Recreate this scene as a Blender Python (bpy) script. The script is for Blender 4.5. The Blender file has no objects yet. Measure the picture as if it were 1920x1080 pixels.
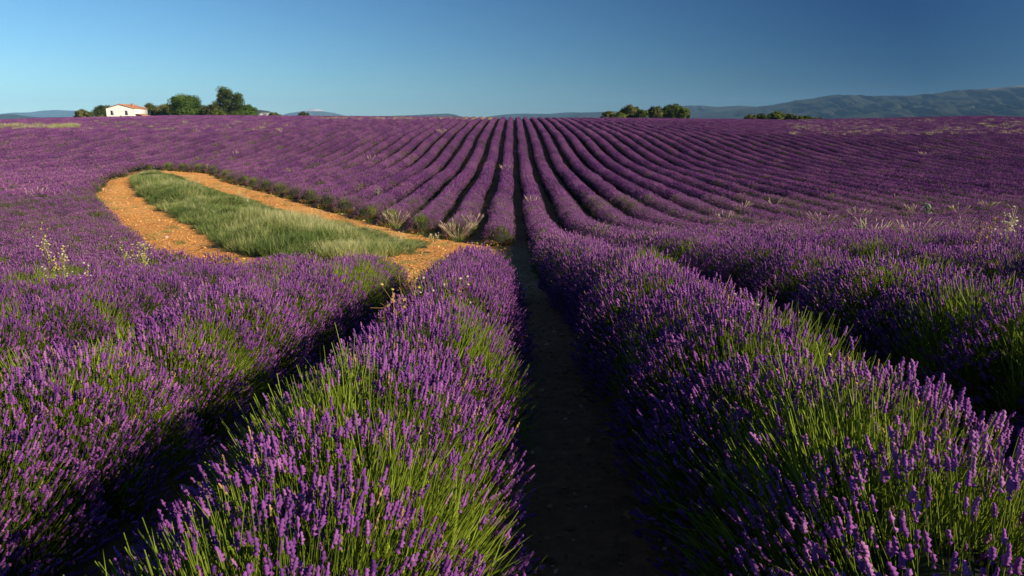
import bpy, math, random
import numpy as np
R = math.radians
rng = np.random.default_rng(7)
random.seed(7)
sc = bpy.context.scene
COL = sc.collection

# ------------------------------------------------------------------ camera
F, CX, HORIZON = 1400.0, 962.0, 220.0           # focal length in px of the 1920 px wide frame
PITCH = math.atan((540 - HORIZON) / F)
cam_d = bpy.data.cameras.new('camera'); cam = bpy.data.objects.new('camera', cam_d); COL.objects.link(cam)
cam_d.sensor_width = 36; cam_d.lens = F / 1920 * 36
cam_d.clip_start = 0.05; cam_d.clip_end = 40000
cam.location = (0, 0, 0); cam.rotation_euler = (R(90) - PITCH, 0, 0)
cam_d.shift_x = -2 / 1920
sc.camera = cam
sc.render.resolution_x, sc.render.resolution_y = 1024, 576

# ------------------------------------------------------------------ sky, sun, exposure
SUN_AZ, SUN_EL = R(119), R(23.5)                   # azimuth clockwise from the view direction (+Y)
w = bpy.data.worlds.new('World'); sc.world = w; w.use_nodes = True
nt = w.node_tree; nt.nodes.clear()
wo = nt.nodes.new('ShaderNodeOutputWorld'); bg = nt.nodes.new('ShaderNodeBackground')
sky = nt.nodes.new('ShaderNodeTexSky'); sky.sky_type = 'NISHITA'; sky.sun_disc = False
sky.sun_elevation = SUN_EL; sky.sun_rotation = SUN_AZ
sky.altitude = 600; sky.air_density = 1.0; sky.dust_density = 0.0; sky.ozone_density = 3.0
bg.inputs['Strength'].default_value = 0.076
# the photograph was taken through a polarising filter: the sky is deepest at 90 degrees from the sun all round
tcw = nt.nodes.new('ShaderNodeTexCoord'); dp = nt.nodes.new('ShaderNodeVectorMath'); dp.operation = 'DOT_PRODUCT'
dp.inputs[1].default_value = (math.sin(SUN_AZ) * math.cos(SUN_EL), math.cos(SUN_AZ) * math.cos(SUN_EL), math.sin(SUN_EL))
ab = nt.nodes.new('ShaderNodeMath'); ab.operation = 'ABSOLUTE'; pw_ = nt.nodes.new('ShaderNodeMath'); pw_.operation = 'POWER'; pw_.inputs[1].default_value = 1.2
sv = nt.nodes.new('ShaderNodeVectorMath'); sv.operation = 'MULTIPLY_ADD'; sv.inputs[1].default_value = (.66, .95, 1.02); sv.inputs[2].default_value = (.055, .165, .345)
ml = nt.nodes.new('ShaderNodeVectorMath'); ml.operation = 'MULTIPLY'
nt.links.new(tcw.outputs['Generated'], dp.inputs[0]); nt.links.new(dp.outputs['Value'], ab.inputs[0]); nt.links.new(ab.outputs[0], pw_.inputs[0])
nt.links.new(pw_.outputs[0], sv.inputs[0]); nt.links.new(sky.outputs[0], ml.inputs[0]); nt.links.new(sv.outputs[0], ml.inputs[1])
nt.links.new(ml.outputs[0], bg.inputs[0]); nt.links.new(bg.outputs[0], wo.inputs[0])
sd = bpy.data.lights.new('sun', 'SUN'); sun = bpy.data.objects.new('sun', sd); COL.objects.link(sun)
sd.energy = 5.0; sd.angle = R(0.5); sd.color = (1.0, 0.84, 0.60)
sun.rotation_euler = (R(90) - SUN_EL, 0, -SUN_AZ + math.pi)   # light travels away from the sun
sc.view_settings.view_transform = 'Standard'; sc.view_settings.look = 'None'
sc.view_settings.gamma = 1; sc.view_settings.exposure = 0.42
sc.view_settings.use_curve_mapping = False

# ------------------------------------------------------------------ helpers
def tag(o, label=None, cat=None, group=None, kind=None):
    if label: o['label'] = label
    if cat: o['category'] = cat
    if group: o['group'] = group
    if kind: o['kind'] = kind
    return o
def empty(name, loc, rz=0):
    o = bpy.data.objects.new(name, None); COL.objects.link(o); o.location = loc; o.rotation_euler = (0, 0, rz)
    o.empty_display_size = 0.3
    return o
def link(name, me, parent=None, loc=None):
    o = bpy.data.objects.new(name, me); COL.objects.link(o)
    if parent: o.parent = parent
    if loc is not None: o.location = loc
    return o
def mesh(name, V, faces, mats, midx=None, tint=None, smooth=False):
    """faces: list of (n,k) int arrays; midx: matching list of material indices"""
    me = bpy.data.meshes.new(name)
    V = np.asarray(V, np.float32)
    me.vertices.add(len(V)); me.vertices.foreach_set('co', V.ravel())
    ls, lt, li, mi = [], [], [], []
    off = 0
    for k, fa in enumerate(faces):
        fa = np.asarray(fa, np.int32)
        if fa.size == 0: continue
        n, c = fa.shape
        li.append(fa.ravel()); ls.append(off + np.arange(n) * c); lt.append(np.full(n, c)); off += n * c
        m = midx[k] if midx is not None else 0
        mi.append(np.full(n, m) if np.isscalar(m) else np.asarray(m))
    li = np.concatenate(li); ls = np.concatenate(ls); mi = np.concatenate(mi)
    me.loops.add(len(li)); me.loops.foreach_set('vertex_index', li.astype(np.int32))
    me.polygons.add(len(ls)); me.polygons.foreach_set('loop_start', ls.astype(np.int32))
    me.polygons.foreach_set('material_index', mi.astype(np.int32))
    if smooth: me.polygons.foreach_set('use_smooth', np.ones(len(ls), bool))
    for m in mats: me.materials.append(m)
    if tint is not None:
        a = me.attributes.new('tint', 'FLOAT', 'POINT'); a.data.foreach_set('value', np.asarray(tint, np.float32))
    me.update(calc_edges=True)
    return me
class MB:
    """collects stamped pieces"""
    def __init__(s): s.V = []; s.F = []; s.M = []; s.T = []; s.n = 0
    def add(s, V, F, m=0, tint=None):
        V = np.asarray(V, float).reshape(-1, 3)
        s.V.append(V); s.T.append(np.full(len(V), 0.5) if tint is None else np.broadcast_to(tint, (len(V),)))
        for fa in (F if isinstance(F, list) else [F]):
            s.F.append(np.asarray(fa, int) + s.n); s.M.append(m)
        s.n += len(V)
    def stamp(s, TV, TF, pos, frames, scl, m=0, tint=None):
        """TV (k,3), TF (f,c); pos (n,3); frames (n,3,3) columns = axes; scl (n,3)"""
        n, k = len(pos), len(TV)
        L = TV[None] * scl[:, None, :]
        W = np.einsum('nij,nkj->nki', frames, L) + pos[:, None, :]
        F = TF[None] + (np.arange(n) * k)[:, None, None]
        t = None if tint is None else np.repeat(tint, k)
        s.add(W.reshape(-1, 3), F.reshape(-1, TF.shape[1]), m, t)
    def build(s, name, mats, smooth=False):
        return mesh(name, np.concatenate(s.V), s.F, mats, s.M, np.concatenate(s.T), smooth)
def frames_from(d, spin=None, rg=rng):
    d = d / np.linalg.norm(d, axis=1, keepdims=True)
    h = np.where(np.abs(d[:, 2:3]) < 0.9, np.array([[0, 0, 1.0]]), np.array([[1.0, 0, 0]]))
    x = np.cross(h, d); x /= np.linalg.norm(x, axis=1, keepdims=True); y = np.cross(d, x)
    if spin is None: spin = rg.uniform(0, 2 * np.pi, len(d))
    c, sn = np.cos(spin)[:, None], np.sin(spin)[:, None]
    return np.stack([x * c + y * sn, -x * sn + y * c, d], axis=2)
def box(mb, x0, x1, y0, y1, z0, z1, m=0):
    V = [(x, y, z) for z in (z0, z1) for y in (y0, y1) for x in (x0, x1)]
    mb.add(V, np.array([(0, 2, 3, 1), (4, 5, 7, 6), (0, 1, 5, 4), (2, 6, 7, 3), (0, 4, 6, 2), (1, 3, 7, 5)]), m)
# smooth value noise on numpy arrays
def vnoise(x, y, seed=0):
    xi, yi = np.floor(x).astype(np.int64), np.floor(y).astype(np.int64)
    fx, fy = x - xi, y - yi; fx = fx * fx * (3 - 2 * fx); fy = fy * fy * (3 - 2 * fy)
    def h(a, b):
        v = (a * 374761393 + b * 668265263 + seed * 1442695041) & 0xffffffff
        v = ((v ^ (v >> 13)) * 1274126177) & 0xffffffff
        return ((v ^ (v >> 16)) & 0xffff) / 65535.0
    return (h(xi, yi) * (1 - fx) + h(xi + 1, yi) * fx) * (1 - fy) + (h(xi, yi + 1) * (1 - fx) + h(xi + 1, yi + 1) * fx) * fy
def fbm(x, y, o=4, seed=0):
    x, y = np.asarray(x, float), np.asarray(y, float)
    s, a, t = 0, 1, 0
    for i in range(o):
        s = s + a * vnoise(x * 2 ** i, y * 2 ** i, seed + i); t += a; a *= .5
    return s / t

# ------------------------------------------------------------------ terrain function (metres, camera at the origin)
PY = [-40, 0, 2.6, 4.3, 6, 7, 9, 12, 16.4, 19.5, 22.3, 26, 29, 33, 38, 45, 60, 72, 80, 88, 95, 103, 113, 125, 138, 151, 168, 181, 190, 200, 240, 300, 400, 700, 1500, 3000, 12000]
PZ = [-1.0, -1.12, -1.19, -1.33, -1.5, -1.6, -1.84, -2.23, -2.88, -3.3, -3.66, -4.02, -4.3, -4.6, -4.8, -4.88, -4.93, -4.92, -4.65, -4.25, -3.75, -3.15, -2.55, -2.05, -1.5, -.98, -.6, -.33, -.25, -.3, -.7, -1.2, -3.5, -11, -24, -32, -45]
yy = np.linspace(-40, 420, 1841)
zz = np.interp(yy, PY, PZ)
ker = np.hanning(13); ker /= ker.sum()
zsm = np.convolve(np.pad(zz, 6, mode='edge'), ker, 'valid')
CRX = [-400, -123, -97, -80, -41, 0, 41, 69, 95, 123, 400]
CRZ = [-.6, -.39, .13, .45, .26, 0, -.26, -.64, -.13, .42, .8]
def ground(x, y):
    x, y = np.asarray(x, float), np.asarray(y, float)
    h = np.where(y < 410, np.interp(y, yy, zsm), np.interp(y, PY, PZ)) - 0.50
    h = h + 0.055 * np.clip(x - 2.2, -9, 1.3) * np.clip((36 - y) / 22, 0, 1)
    f = np.clip((y - 95) / 75, 0, 1); f = f * f * (3 - 2 * f)
    return h + np.interp(x, CRX, CRZ) * f * np.clip(y / 180, 1, 2.2)
def at(px, py, up=0.0):
    """world point on the ground (raised by up) seen at a photo pixel"""
    u, v = (px - CX) / F, (540 - py) / F
    c, s = math.cos(PITCH), math.sin(PITCH)
    d = np.array([u, c + v * s, -s + v * c])
    t = np.concatenate([np.arange(1, 60, .05), np.arange(60, 420, .2)])
    P = d[None] * t[:, None]
    below = P[:, 2] < ground(P[:, 0], P[:, 1]) + up
    i = int(np.argmax(below)) if below.any() else int(np.argmin(P[:, 2] - ground(P[:, 0], P[:, 1])))
    x, y = P[i, 0], P[i, 1]
    return np.array([x, y, float(ground(x, y))])
def atd(px, dist):                     # ground point in the direction of photo column px, dist metres ahead
    x = (px - CX) / F * dist / (math.cos(PITCH) + (540 - 222) / F * math.sin(PITCH)) 
    return np.array([x, dist, float(ground(x, dist))])
def inpoly(x, y, P):
    x, y = np.asarray(x, float), np.asarray(y, float); r = np.zeros(x.shape, bool); n = len(P)
    for i in range(n):
        x0, y0 = P[i]; x1, y1 = P[(i + 1) % n]
        if y0 == y1: continue
        r ^= ((y0 > y) != (y1 > y)) & (x < (x1 - x0) * (y - y0) / (y1 - y0) + x0)
    return r
def polydist(x, y, P):
    x, y = np.asarray(x, float), np.asarray(y, float); d = np.full(x.shape, 1e9)
    for i in range(len(P)):
        a, b = np.array(P[i]), np.array(P[(i + 1) % len(P)]); ab = b - a
        t = np.clip(((x - a[0]) * ab[0] + (y - a[1]) * ab[1]) / max(ab @ ab, 1e-9), 0, 1)
        d = np.minimum(d, np.hypot(x - a[0] - t * ab[0], y - a[1] - t * ab[1]))
    return d

# ------------------------------------------------------------------ materials
def mat(name, rough=.9):
    m = bpy.data.materials.new(name); m.use_nodes = True
    b = m.node_tree.nodes['Principled BSDF']; b.inputs['Roughness'].default_value = rough
    b.inputs['Specular IOR Level'].default_value = 0.2
    return m, m.node_tree, b
def N(nt, t, **kw):
    n = nt.nodes.new(t)
    for k, v in kw.items():
        if hasattr(n, k) and k not in n.inputs: setattr(n, k, v)
        else: n.inputs[k].default_value = v
    return n
def ramp(nt, fac, stops):
    r = nt.nodes.new('ShaderNodeValToRGB'); e = r.color_ramp.elements
    while len(e) < len(stops): e.new(.5)
    for q, (p, c) in zip(e, stops): q.position = p; q.color = (*c, 1)
    nt.links.new(fac, r.inputs[0]); return r.outputs[0]
def plant_mat(name, stops, trans=.25, rough=.75, inst=.35, space=None):
    """colour from the per-piece tint, shifted by a per-plant random value; part of the light goes through"""
    m, t, b = mat(name, rough)
    at_ = N(t, 'ShaderNodeAttribute', attribute_name='tint')
    oi = N(t, 'ShaderNodeObjectInfo')
    mx = t.nodes.new('ShaderNodeMath'); mx.operation = 'MULTIPLY_ADD'
    t.links.new(oi.outputs['Random'], mx.inputs[0]); mx.inputs[1].default_value = inst
    t.links.new(at_.outputs['Fac'], mx.inputs[2])
    fac = mx.outputs[0]
    if space:
        g = N(t, 'ShaderNodeNewGeometry'); no = N(t, 'ShaderNodeTexNoise', Scale=space[0], Detail=3.0)
        t.links.new(g.outputs['Position'], no.inputs['Vector'])
        m2 = t.nodes.new('ShaderNodeMath'); m2.operation = 'MULTIPLY_ADD'
        t.links.new(no.outputs['Fac'], m2.inputs[0]); m2.inputs[1].default_value = space[1]; t.links.new(fac, m2.inputs[2])
        m3 = t.nodes.new('ShaderNodeMath'); m3.operation = 'SUBTRACT'
        t.links.new(m2.outputs[0], m3.inputs[0]); m3.inputs[1].default_value = space[1] * .5; fac = m3.outputs[0]
    m1 = t.nodes.new('ShaderNodeMath'); m1.operation = 'SUBTRACT'
    t.links.new(fac, m1.inputs[0]); m1.inputs[1].default_value = inst * .5
    c = ramp(t, m1.outputs[0], stops)
    t.links.new(c, b.inputs['Base Color'])
    tr = N(t, 'ShaderNodeBsdfTranslucent'); t.links.new(c, tr.inputs['Color'])
    ms = N(t, 'ShaderNodeMixShader'); ms.inputs[0].default_value = trans
    t.links.new(b.outputs[0], ms.inputs[1]); t.links.new(tr.outputs[0], ms.inputs[2])
    t.links.new(ms.outputs[0], t.nodes['Material Output'].inputs['Surface'])
    return m
FLOWER = plant_mat('lavender_flower', [(0, (.12, .034, .20)), (.35, (.22, .066, .30)), (.7, (.32, .102, .38)), (1, (.43, .18, .44))], .22, .8, .30, (.12, .5))
FLOWER_MID = plant_mat('lavender_flower_middle', [(0, (.14, .048, .21)), (.35, (.25, .088, .30)), (.7, (.35, .130, .37)), (1, (.42, .20, .40))], .22, .85, .25, (.1, .5))
FLOWER_FAR = plant_mat('lavender_flower_distant', [(0, (.15, .052, .22)), (.35, (.27, .092, .315)), (.7, (.38, .138, .385)), (1, (.48, .23, .43))], .22, .85, .45, (.05, .6))
STEM = plant_mat('lavender_stem', [(0, (.065, .105, .015)), (.5, (.155, .225, .020)), (1, (.32, .42, .045))], .3, .6, .3)
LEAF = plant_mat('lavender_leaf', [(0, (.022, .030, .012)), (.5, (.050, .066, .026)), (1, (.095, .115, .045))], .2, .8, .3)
BROWN = plant_mat('dry_lavender_stem', [(0, (.22, .13, .06)), (1, (.52, .34, .17))], .15, .9, .2)
GRASS = plant_mat('grass_blade', [(0, (.085, .14, .045)), (.32, (.18, .27, .065)), (.66, (.38, .44, .14)), (1, (.66, .62, .32))], .4, .6, .35, (.30, 1.5))
DRYGRASS = plant_mat('dry_grass_blade', [(0, (.40, .28, .17)), (.5, (.64, .49, .34)), (1, (.80, .70, .54))], .35, .7, .2)
WEEDSTEM = plant_mat('weed_stem', [(0, (.24, .27, .06)), (1, (.48, .46, .16))], .2, .7, .2)
YELLOW = plant_mat('yellow_petal', [(0, (.60, .48, .10)), (1, (.76, .66, .24))], .3, .6, .2)
PALEFL = plant_mat('pale_petal', [(0, (.60, .52, .32)), (1, (.78, .74, .58))], .3, .6, .2)
SILVER = plant_mat('silvery_leaf', [(0, (.16, .22, .13)), (1, (.34, .40, .27))], .2, .6, .2)

def soil_mat(name, dark, mid, light, big=.25):
    m, t, b = mat(name, .95)
    g = N(t, 'ShaderNodeNewGeometry')
    n1 = N(t, 'ShaderNodeTexNoise', Scale=big, Detail=6.0, Roughness=.6); n2 = N(t, 'ShaderNodeTexNoise', Scale=9.0, Detail=8.0, Roughness=.7)
    v = N(t, 'ShaderNodeTexVoronoi', Scale=7.0)
    for n in (n1, n2, v): t.links.new(g.outputs['Position'], n.inputs['Vector'])
    a = t.nodes.new('ShaderNodeMath'); a.operation = 'ADD'; t.links.new(n1.outputs['Fac'], a.inputs[0]); t.links.new(n2.outputs['Fac'], a.inputs[1])
    h = t.nodes.new('ShaderNodeMath'); h.operation = 'MULTIPLY'; t.links.new(a.outputs[0], h.inputs[0]); h.inputs[1].default_value = .5
    c = ramp(t, h.outputs[0], [(.36, dark), (.5, mid), (.66, light)])
    t.links.new(c, b.inputs['Base Color'])
    mixh = t.nodes.new('ShaderNodeMath'); mixh.operation = 'SUBTRACT'; t.links.new(n2.outputs['Fac'], mixh.inputs[0]); t.links.new(v.outputs['Distance'], mixh.inputs[1])
    bp = N(t, 'ShaderNodeBump', Strength=.8, Distance=.06); t.links.new(mixh.outputs[0], bp.inputs['Height']); t.links.new(bp.outputs[0], b.inputs['Normal'])
    return m
SOIL = soil_mat('field_soil', (.15, .075, .035), (.27, .14, .062), (.40, .23, .12))
TRACK = soil_mat('orange_soil', (.60, .24, .066), (.82, .375, .10), (.88, .53, .19), .12)
t = TRACK.node_tree; b = t.nodes['Principled BSDF']; old = b.inputs['Base Color'].links[0].from_socket
g = N(t, 'ShaderNodeNewGeometry'); s = N(t, 'ShaderNodeSeparateXYZ'); t.links.new(g.outputs['Position'], s.inputs[0])
nn = N(t, 'ShaderNodeTexNoise', Scale=1.5, Detail=4.0); t.links.new(g.outputs['Position'], nn.inputs['Vector'])
a = t.nodes.new('ShaderNodeMath'); a.operation = 'ADD'; t.links.new(nn.outputs['Fac'], a.inputs[0]); t.links.new(s.outputs['X'], a.inputs[1])
mr = t.nodes.new('ShaderNodeMapRange'); t.links.new(a.outputs[0], mr.inputs[0]); mr.inputs[1].default_value = -.7; mr.inputs[2].default_value = .35
mx = t.nodes.new('ShaderNodeMix'); mx.data_type = 'RGBA'; t.links.new(mr.outputs[0], mx.inputs[0]); t.links.new(old, mx.inputs[6]); mx.inputs[7].default_value = (.36, .18, .075, 1); t.links.new(mx.outputs[2], b.inputs['Base Color'])
m, t, b = mat('soil_clod', .95); SOILCLOD = m
oi = N(t, 'ShaderNodeObjectInfo'); t.links.new(ramp(t, oi.outputs['Random'], [(0, (.56, .25, .07)), (.75, (.80, .43, .14)), (1, (.84, .62, .36))]), b.inputs['Base Color'])
def flat(name, col, rough=.8, var=.15, scale=3.0):
    m, t, b = mat(name, rough)
    n = N(t, 'ShaderNodeTexNoise', Scale=scale, Detail=5.0)
    tc = N(t, 'ShaderNodeNewGeometry'); t.links.new(tc.outputs['Position'], n.inputs['Vector'])
    c = ramp(t, n.outputs['Fac'], [(.3, tuple(x * (1 - var) for x in col)), (.7, tuple(min(1, x * (1 + var)) for x in col))])
    t.links.new(c, b.inputs['Base Color']); return m

# ------------------------------------------------------------------ ground
def axis(parts):
    out = []
    for a, b_, st in parts: out += list(np.arange(a, b_, st))
    return np.array(out)
gx = np.concatenate([-np.array([11000, 8000, 6000, 4000, 2500, 1600, 1000, 700, 500, 400, 330]), np.arange(-280, -60, 10), np.arange(-60, 60, 1.0), np.arange(60, 281, 10), [330, 400, 500, 700, 1000, 1600, 2500, 4000, 6000, 8000, 11000]])
gy = np.concatenate([[-60, -40, -20, -10], np.arange(-5, 40, .5), np.arange(40, 130, 1.0), np.arange(130, 240, 2.0), np.arange(240, 420, 10), [450, 520, 600, 700, 850, 1100, 1500, 2000, 3000, 4500, 7000, 10000, 14500]])
X, Y = np.meshgrid(gx, gy); Z = ground(X, Y)
def gridfaces(nx, ny):
    i = np.arange(nx * ny).reshape(ny, nx)
    return np.stack([i[:-1, :-1], i[:-1, 1:], i[1:, 1:], i[1:, :-1]], -1).reshape(-1, 4)
me = mesh('ground', np.stack([X, Y, Z], -1).reshape(-1, 3), [gridfaces(len(gx), len(gy))], [SOIL], smooth=True)
# beyond the field the same sheet is scrub and farmland
VAL = flat('valley_scrub', (.075, .085, .04), .95, .45, .012); me.materials.append(VAL)
cy = (Y[:-1, :-1]).ravel(); mi = np.where(cy > 199, 1, 0).astype(np.int32); me.polygons.foreach_set('material_index', mi)
tag(link('ground', me), kind='structure')

# the orange track round the grass strip: outline read on the ground, then kept as world points
front = [at(px, py, .80)[:2] for px, py in [(968, 463), (945, 459), (885, 468), (835, 474), (760, 474), (700, 475), (620, 471), (560, 476), (450, 480), (340, 470), (290, 452), (240, 415), (205, 383), (172, 350)]]
back = [at(px, py, .05)[:2] for px, py in [(205, 337), (260, 324), (300, 320), (390, 325), (430, 343), (520, 366), (580, 385), (650, 405), (700, 418), (743, 431), (800, 442), (867, 453), (930, 462), (960, 468)]]
PATCH = [tuple(p) for p in front + back]
grass_px = [(247, 334), (252, 350), (262, 368), (295, 390), (335, 415), (380, 437), (440, 476), (520, 492), (640, 500), (740, 486), (800, 470), (812, 462), (740, 450), (640, 430), (560, 405), (480, 382), (400, 359), (345, 338), (300, 326)]
GRASSP = [tuple(at(px, py, .05)[:2]) for px, py in grass_px]
pa = np.array(PATCH)
def sheet(name, poly, step, up, amp, m, grow=.0, seed=3):
    p = np.array(poly); x0, y0 = p.min(0) - 1; x1, y1 = p.max(0) + 1
    xs, ys = np.arange(x0, x1, step), np.arange(y0, y1, step)
    X, Y = np.meshgrid(xs, ys)
    ins = inpoly(X, Y, poly) | (polydist(X, Y, poly) < grow)
    i = np.arange(X.size).reshape(X.shape)
    ok = ins[:-1, :-1] & ins[:-1, 1:] & ins[1:, 1:] & ins[1:, :-1]
    F_ = np.stack([i[:-1, :-1], i[:-1, 1:], i[1:, 1:], i[1:, :-1]], -1)[ok]
    rut = amp * fbm(X * 1.6, Y * 1.6, 4, seed) + amp * .6 * fbm(X * 5, Y * 5, 2, seed + 9)
    rim = np.clip(polydist(X, Y, poly) / .6, 0, 1) * inpoly(X, Y, poly)
    V = np.stack([X, Y, ground(X, Y) - .012 + (up + .012 + rut) * rim], -1).reshape(-1, 3)
    used, inv = np.unique(F_.ravel(), return_inverse=True)
    return link(name, mesh(name, V[used], [inv.reshape(-1, 4)], [m], smooth=True))
tag(sheet('dirt_track', PATCH, .22, .02, .11, TRACK, .35), kind='structure')

# ------------------------------------------------------------------ haze
HZ0, HZ1 = -60.0, 345.0
mb = MB(); box(mb, -12500, 12500, -400, 14600, HZ0, HZ1)
hm = bpy.data.materials.new('haze'); hm.use_nodes = True; ht = hm.node_tree; ht.nodes.clear()
ho = ht.nodes.new('ShaderNodeOutputMaterial'); hv = ht.nodes.new('ShaderNodeVolumePrincipled')
hv.inputs['Color'].default_value = (.30, .60, 1.0, 1); hv.inputs['Density'].default_value = 4.6e-5; hv.inputs['Anisotropy'].default_value = -0.3
ht.links.new(hv.outputs[0], ho.inputs['Volume'])
tag(link('haze', mb.build('haze', [hm])), 'thin blue summer haze over the plain and far ridges', 'haze', kind='stuff')

# ------------------------------------------------------------------ far ridges
def ridge_mat(name, low, high, rock, rockh, sc_=.004, rockw=.5):
    m, t, b = mat(name, .95)
    g = N(t, 'ShaderNodeNewGeometry'); s = N(t, 'ShaderNodeSeparateXYZ'); t.links.new(g.outputs['Position'], s.inputs[0])
    n = N(t, 'ShaderNodeTexNoise', Scale=sc_, Detail=9.0, Roughness=.65); t.links.new(g.outputs['Position'], n.inputs['Vector'])
    c = ramp(t, n.outputs['Fac'], [(.38, low), (.62, high)])
    a = t.nodes.new('ShaderNodeMath'); a.operation = 'MULTIPLY_ADD'; t.links.new(n.outputs['Fac'], a.inputs[0]); a.inputs[1].default_value = rockh * rockw; t.links.new(s.outputs['Z'], a.inputs[2])
    d = t.nodes.new('ShaderNodeMapRange'); t.links.new(a.outputs[0], d.inputs[0]); d.inputs[1].default_value = rockh * (.98 + rockw * .5); d.inputs[2].default_value = rockh * (1.04 + rockw * .5)
    mx = t.nodes.new('ShaderNodeMix'); mx.data_type = 'RGBA'; t.links.new(d.outputs[0], mx.inputs[0]); t.links.new(c, mx.inputs[6]); mx.inputs[7].default_value = (*rock, 1)
    t.links.new(mx.outputs[2], b.inputs['Base Color']); return m
def ridge(name, pts, D, depth, m, seed, spur=.30, n=460, rows=56, freq=1.0):
    pts = sorted(pts); px = np.linspace(pts[0][0], pts[-1][0], n)
    py = np.interp(px, [p[0] for p in pts], [p[1] for p in pts])
    k = np.hanning(9); k /= k.sum(); py = np.convolve(np.pad(py, 4, mode='edge'), k, 'valid')
    H = (HORIZON - py) / F * D
    Xc = (px - CX) / F * D / 1.0255
    span = D / F * 60 * freq
    H = H + (fbm(Xc / span * 3, px * 0, 4, seed) - .5) * H.max() * .05
    V = []
    base = float(np.interp(D, PY, PZ)) - 12
    for j in range(rows):
        s = j / (rows - 1)                        # 0 front foot, .72 crest, 1 back foot
        if s <= .72: q = s / .72; Yj = D - depth * (1 - q); prof = q ** 1.25
        else: q = 1 - (s - .72) / .28; Yj = D + depth * .7 * (1 - q); prof = q
        warp = (fbm(Xc / span + 5, px * 0 + Yj / span * .6, 4, seed + 3) - .5) * span * 1.6
        sp = 1 - np.abs(2 * fbm((Xc + warp) / span, px * 0 + Yj / span * .35, 3, seed + 1) - 1) * 1.6
        hh = base + (H - base) * prof * (1 + spur * (sp - .8) * (1 - prof ** 3) * 1.6)
        V.append(np.stack([Xc, np.full(n, Yj), hh], -1))
    V = np.array(V).reshape(-1, 3)
    return tag(link(name, mesh(name, V, [gridfaces(n, rows)], [m], smooth=True)), kind='structure')
FOREST = ridge_mat('forested_slope', (.010, .017, .012), (.032, .042, .026), (.20, .19, .175), 262, .006, .6)
ridge('mountain_ridge', [(1230, 226), (1300, 219), (1370, 208), (1408, 203), (1440, 198), (1490, 189), (1520, 186), (1560, 178.5), (1590, 180), (1640, 181), (1700, 181.5), (1740, 176), (1780, 170.5), (1810, 170), (1840, 168), (1870, 167), (1900, 163), (1940, 162), (2000, 160), (2080, 166), (2200, 180), (2350, 200)], 7200, 3000, FOREST, 4, .65, freq=.6)
LOWF = ridge_mat('lower_slope', (.014, .022, .016), (.040, .050, .032), (.3, .28, .24), 900)
ridge('foothills', [(1040, 226), (1080, 212), (1130, 210), (1200, 207), (1250, 203), (1290, 198), (1320, 199), (1345, 201), (1380, 198), (1410, 200), (1450, 206), (1520, 212), (1600, 216), (1750, 219), (1950, 222)], 8600, 2200, LOWF, 11, .4)
ridge('low_plateau', [(895, 223), (915, 218.5), (940, 215), (970, 213), (1030, 213.5), (1060, 211), (1120, 210.5), (1170, 211), (1230, 216), (1300, 221)], 9800, 1800, LOWF, 17, .3)
ridge('low_hill', [(640, 222), (690, 218), (760, 216.5), (800, 214.5), (840, 213), (855, 215), (866, 219), (880, 223)], 9000, 1500, LOWF, 23, .3)
BARE = ridge_mat('bare_summit', (.04, .055, .05), (.07, .085, .07), (.60, .56, .55), 100, .004, .35)
ridge('bare_topped_mountain', [(505, 224), (528, 216), (545, 212), (560, 210), (575, 207), (588, 204.5), (594, 204), (602, 206), (612, 210), (625, 211.5), (640, 215), (655, 220), (670, 225)], 13300, 1800, BARE, 31, .2, 160)
ridge('left_blue_hills', [(-260, 214), (-120, 206), (-40, 211), (0, 214), (30, 211), (60, 210.5), (85, 207.5), (110, 206.5), (150, 208.5), (200, 211), (260, 214), (330, 219), (400, 223)], 13300, 1500, LOWF, 37, .3)
ridge('left_near_hill', [(-200, 208), (-90, 210), (-20, 218), (5, 214.5), (20, 213.5), (40, 216.5), (70, 219.5), (110, 219), (200, 221), (260, 224)], 5200, 900, LOWF, 41, .3)
CLIFF = ridge_mat('cliff_hill', (.026, .036, .02), (.06, .07, .035), (.5, .47, .44), 400)
# white rock faces on the steep side of the small wooded hill
t = CLIFF.node_tree; b = t.nodes['Principled BSDF']
g = N(t, 'ShaderNodeNewGeometry'); s = N(t, 'ShaderNodeSeparateXYZ'); t.links.new(g.outputs['Position'], s.inputs[0])
nn = N(t, 'ShaderNodeTexNoise', Scale=.05, Detail=6.0); t.links.new(g.outputs['Position'], nn.inputs['Vector'])
a = t.nodes.new('ShaderNodeMath'); a.operation = 'MULTIPLY_ADD'; t.links.new(nn.outputs['Fac'], a.inputs[0]); a.inputs[1].default_value = -40; t.links.new(s.outputs['Z'], a.inputs[2])
mr = t.nodes.new('ShaderNodeMapRange'); t.links.new(a.outputs[0], mr.inputs[0]); mr.inputs[1].default_value = -3; mr.inputs[2].default_value = -8
old = b.inputs['Base Color'].links[0].from_socket
mx = t.nodes.new('ShaderNodeMix'); mx.data_type = 'RGBA'; t.links.new(mr.outputs[0], mx.inputs[0]); t.links.new(old, mx.inputs[6]); mx.inputs[7].default_value = (.36, .34, .31, 1)
t.links.new(mx.outputs[2], b.inputs['Base Color'])
ridge('cliff_hill', [(440, 220), (455, 207), (470, 206), (490, 206.5), (505, 208.5), (515, 212), (530, 216), (545, 220), (560, 224)], 3200, 260, CLIFF, 47, .5, 120)

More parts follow.
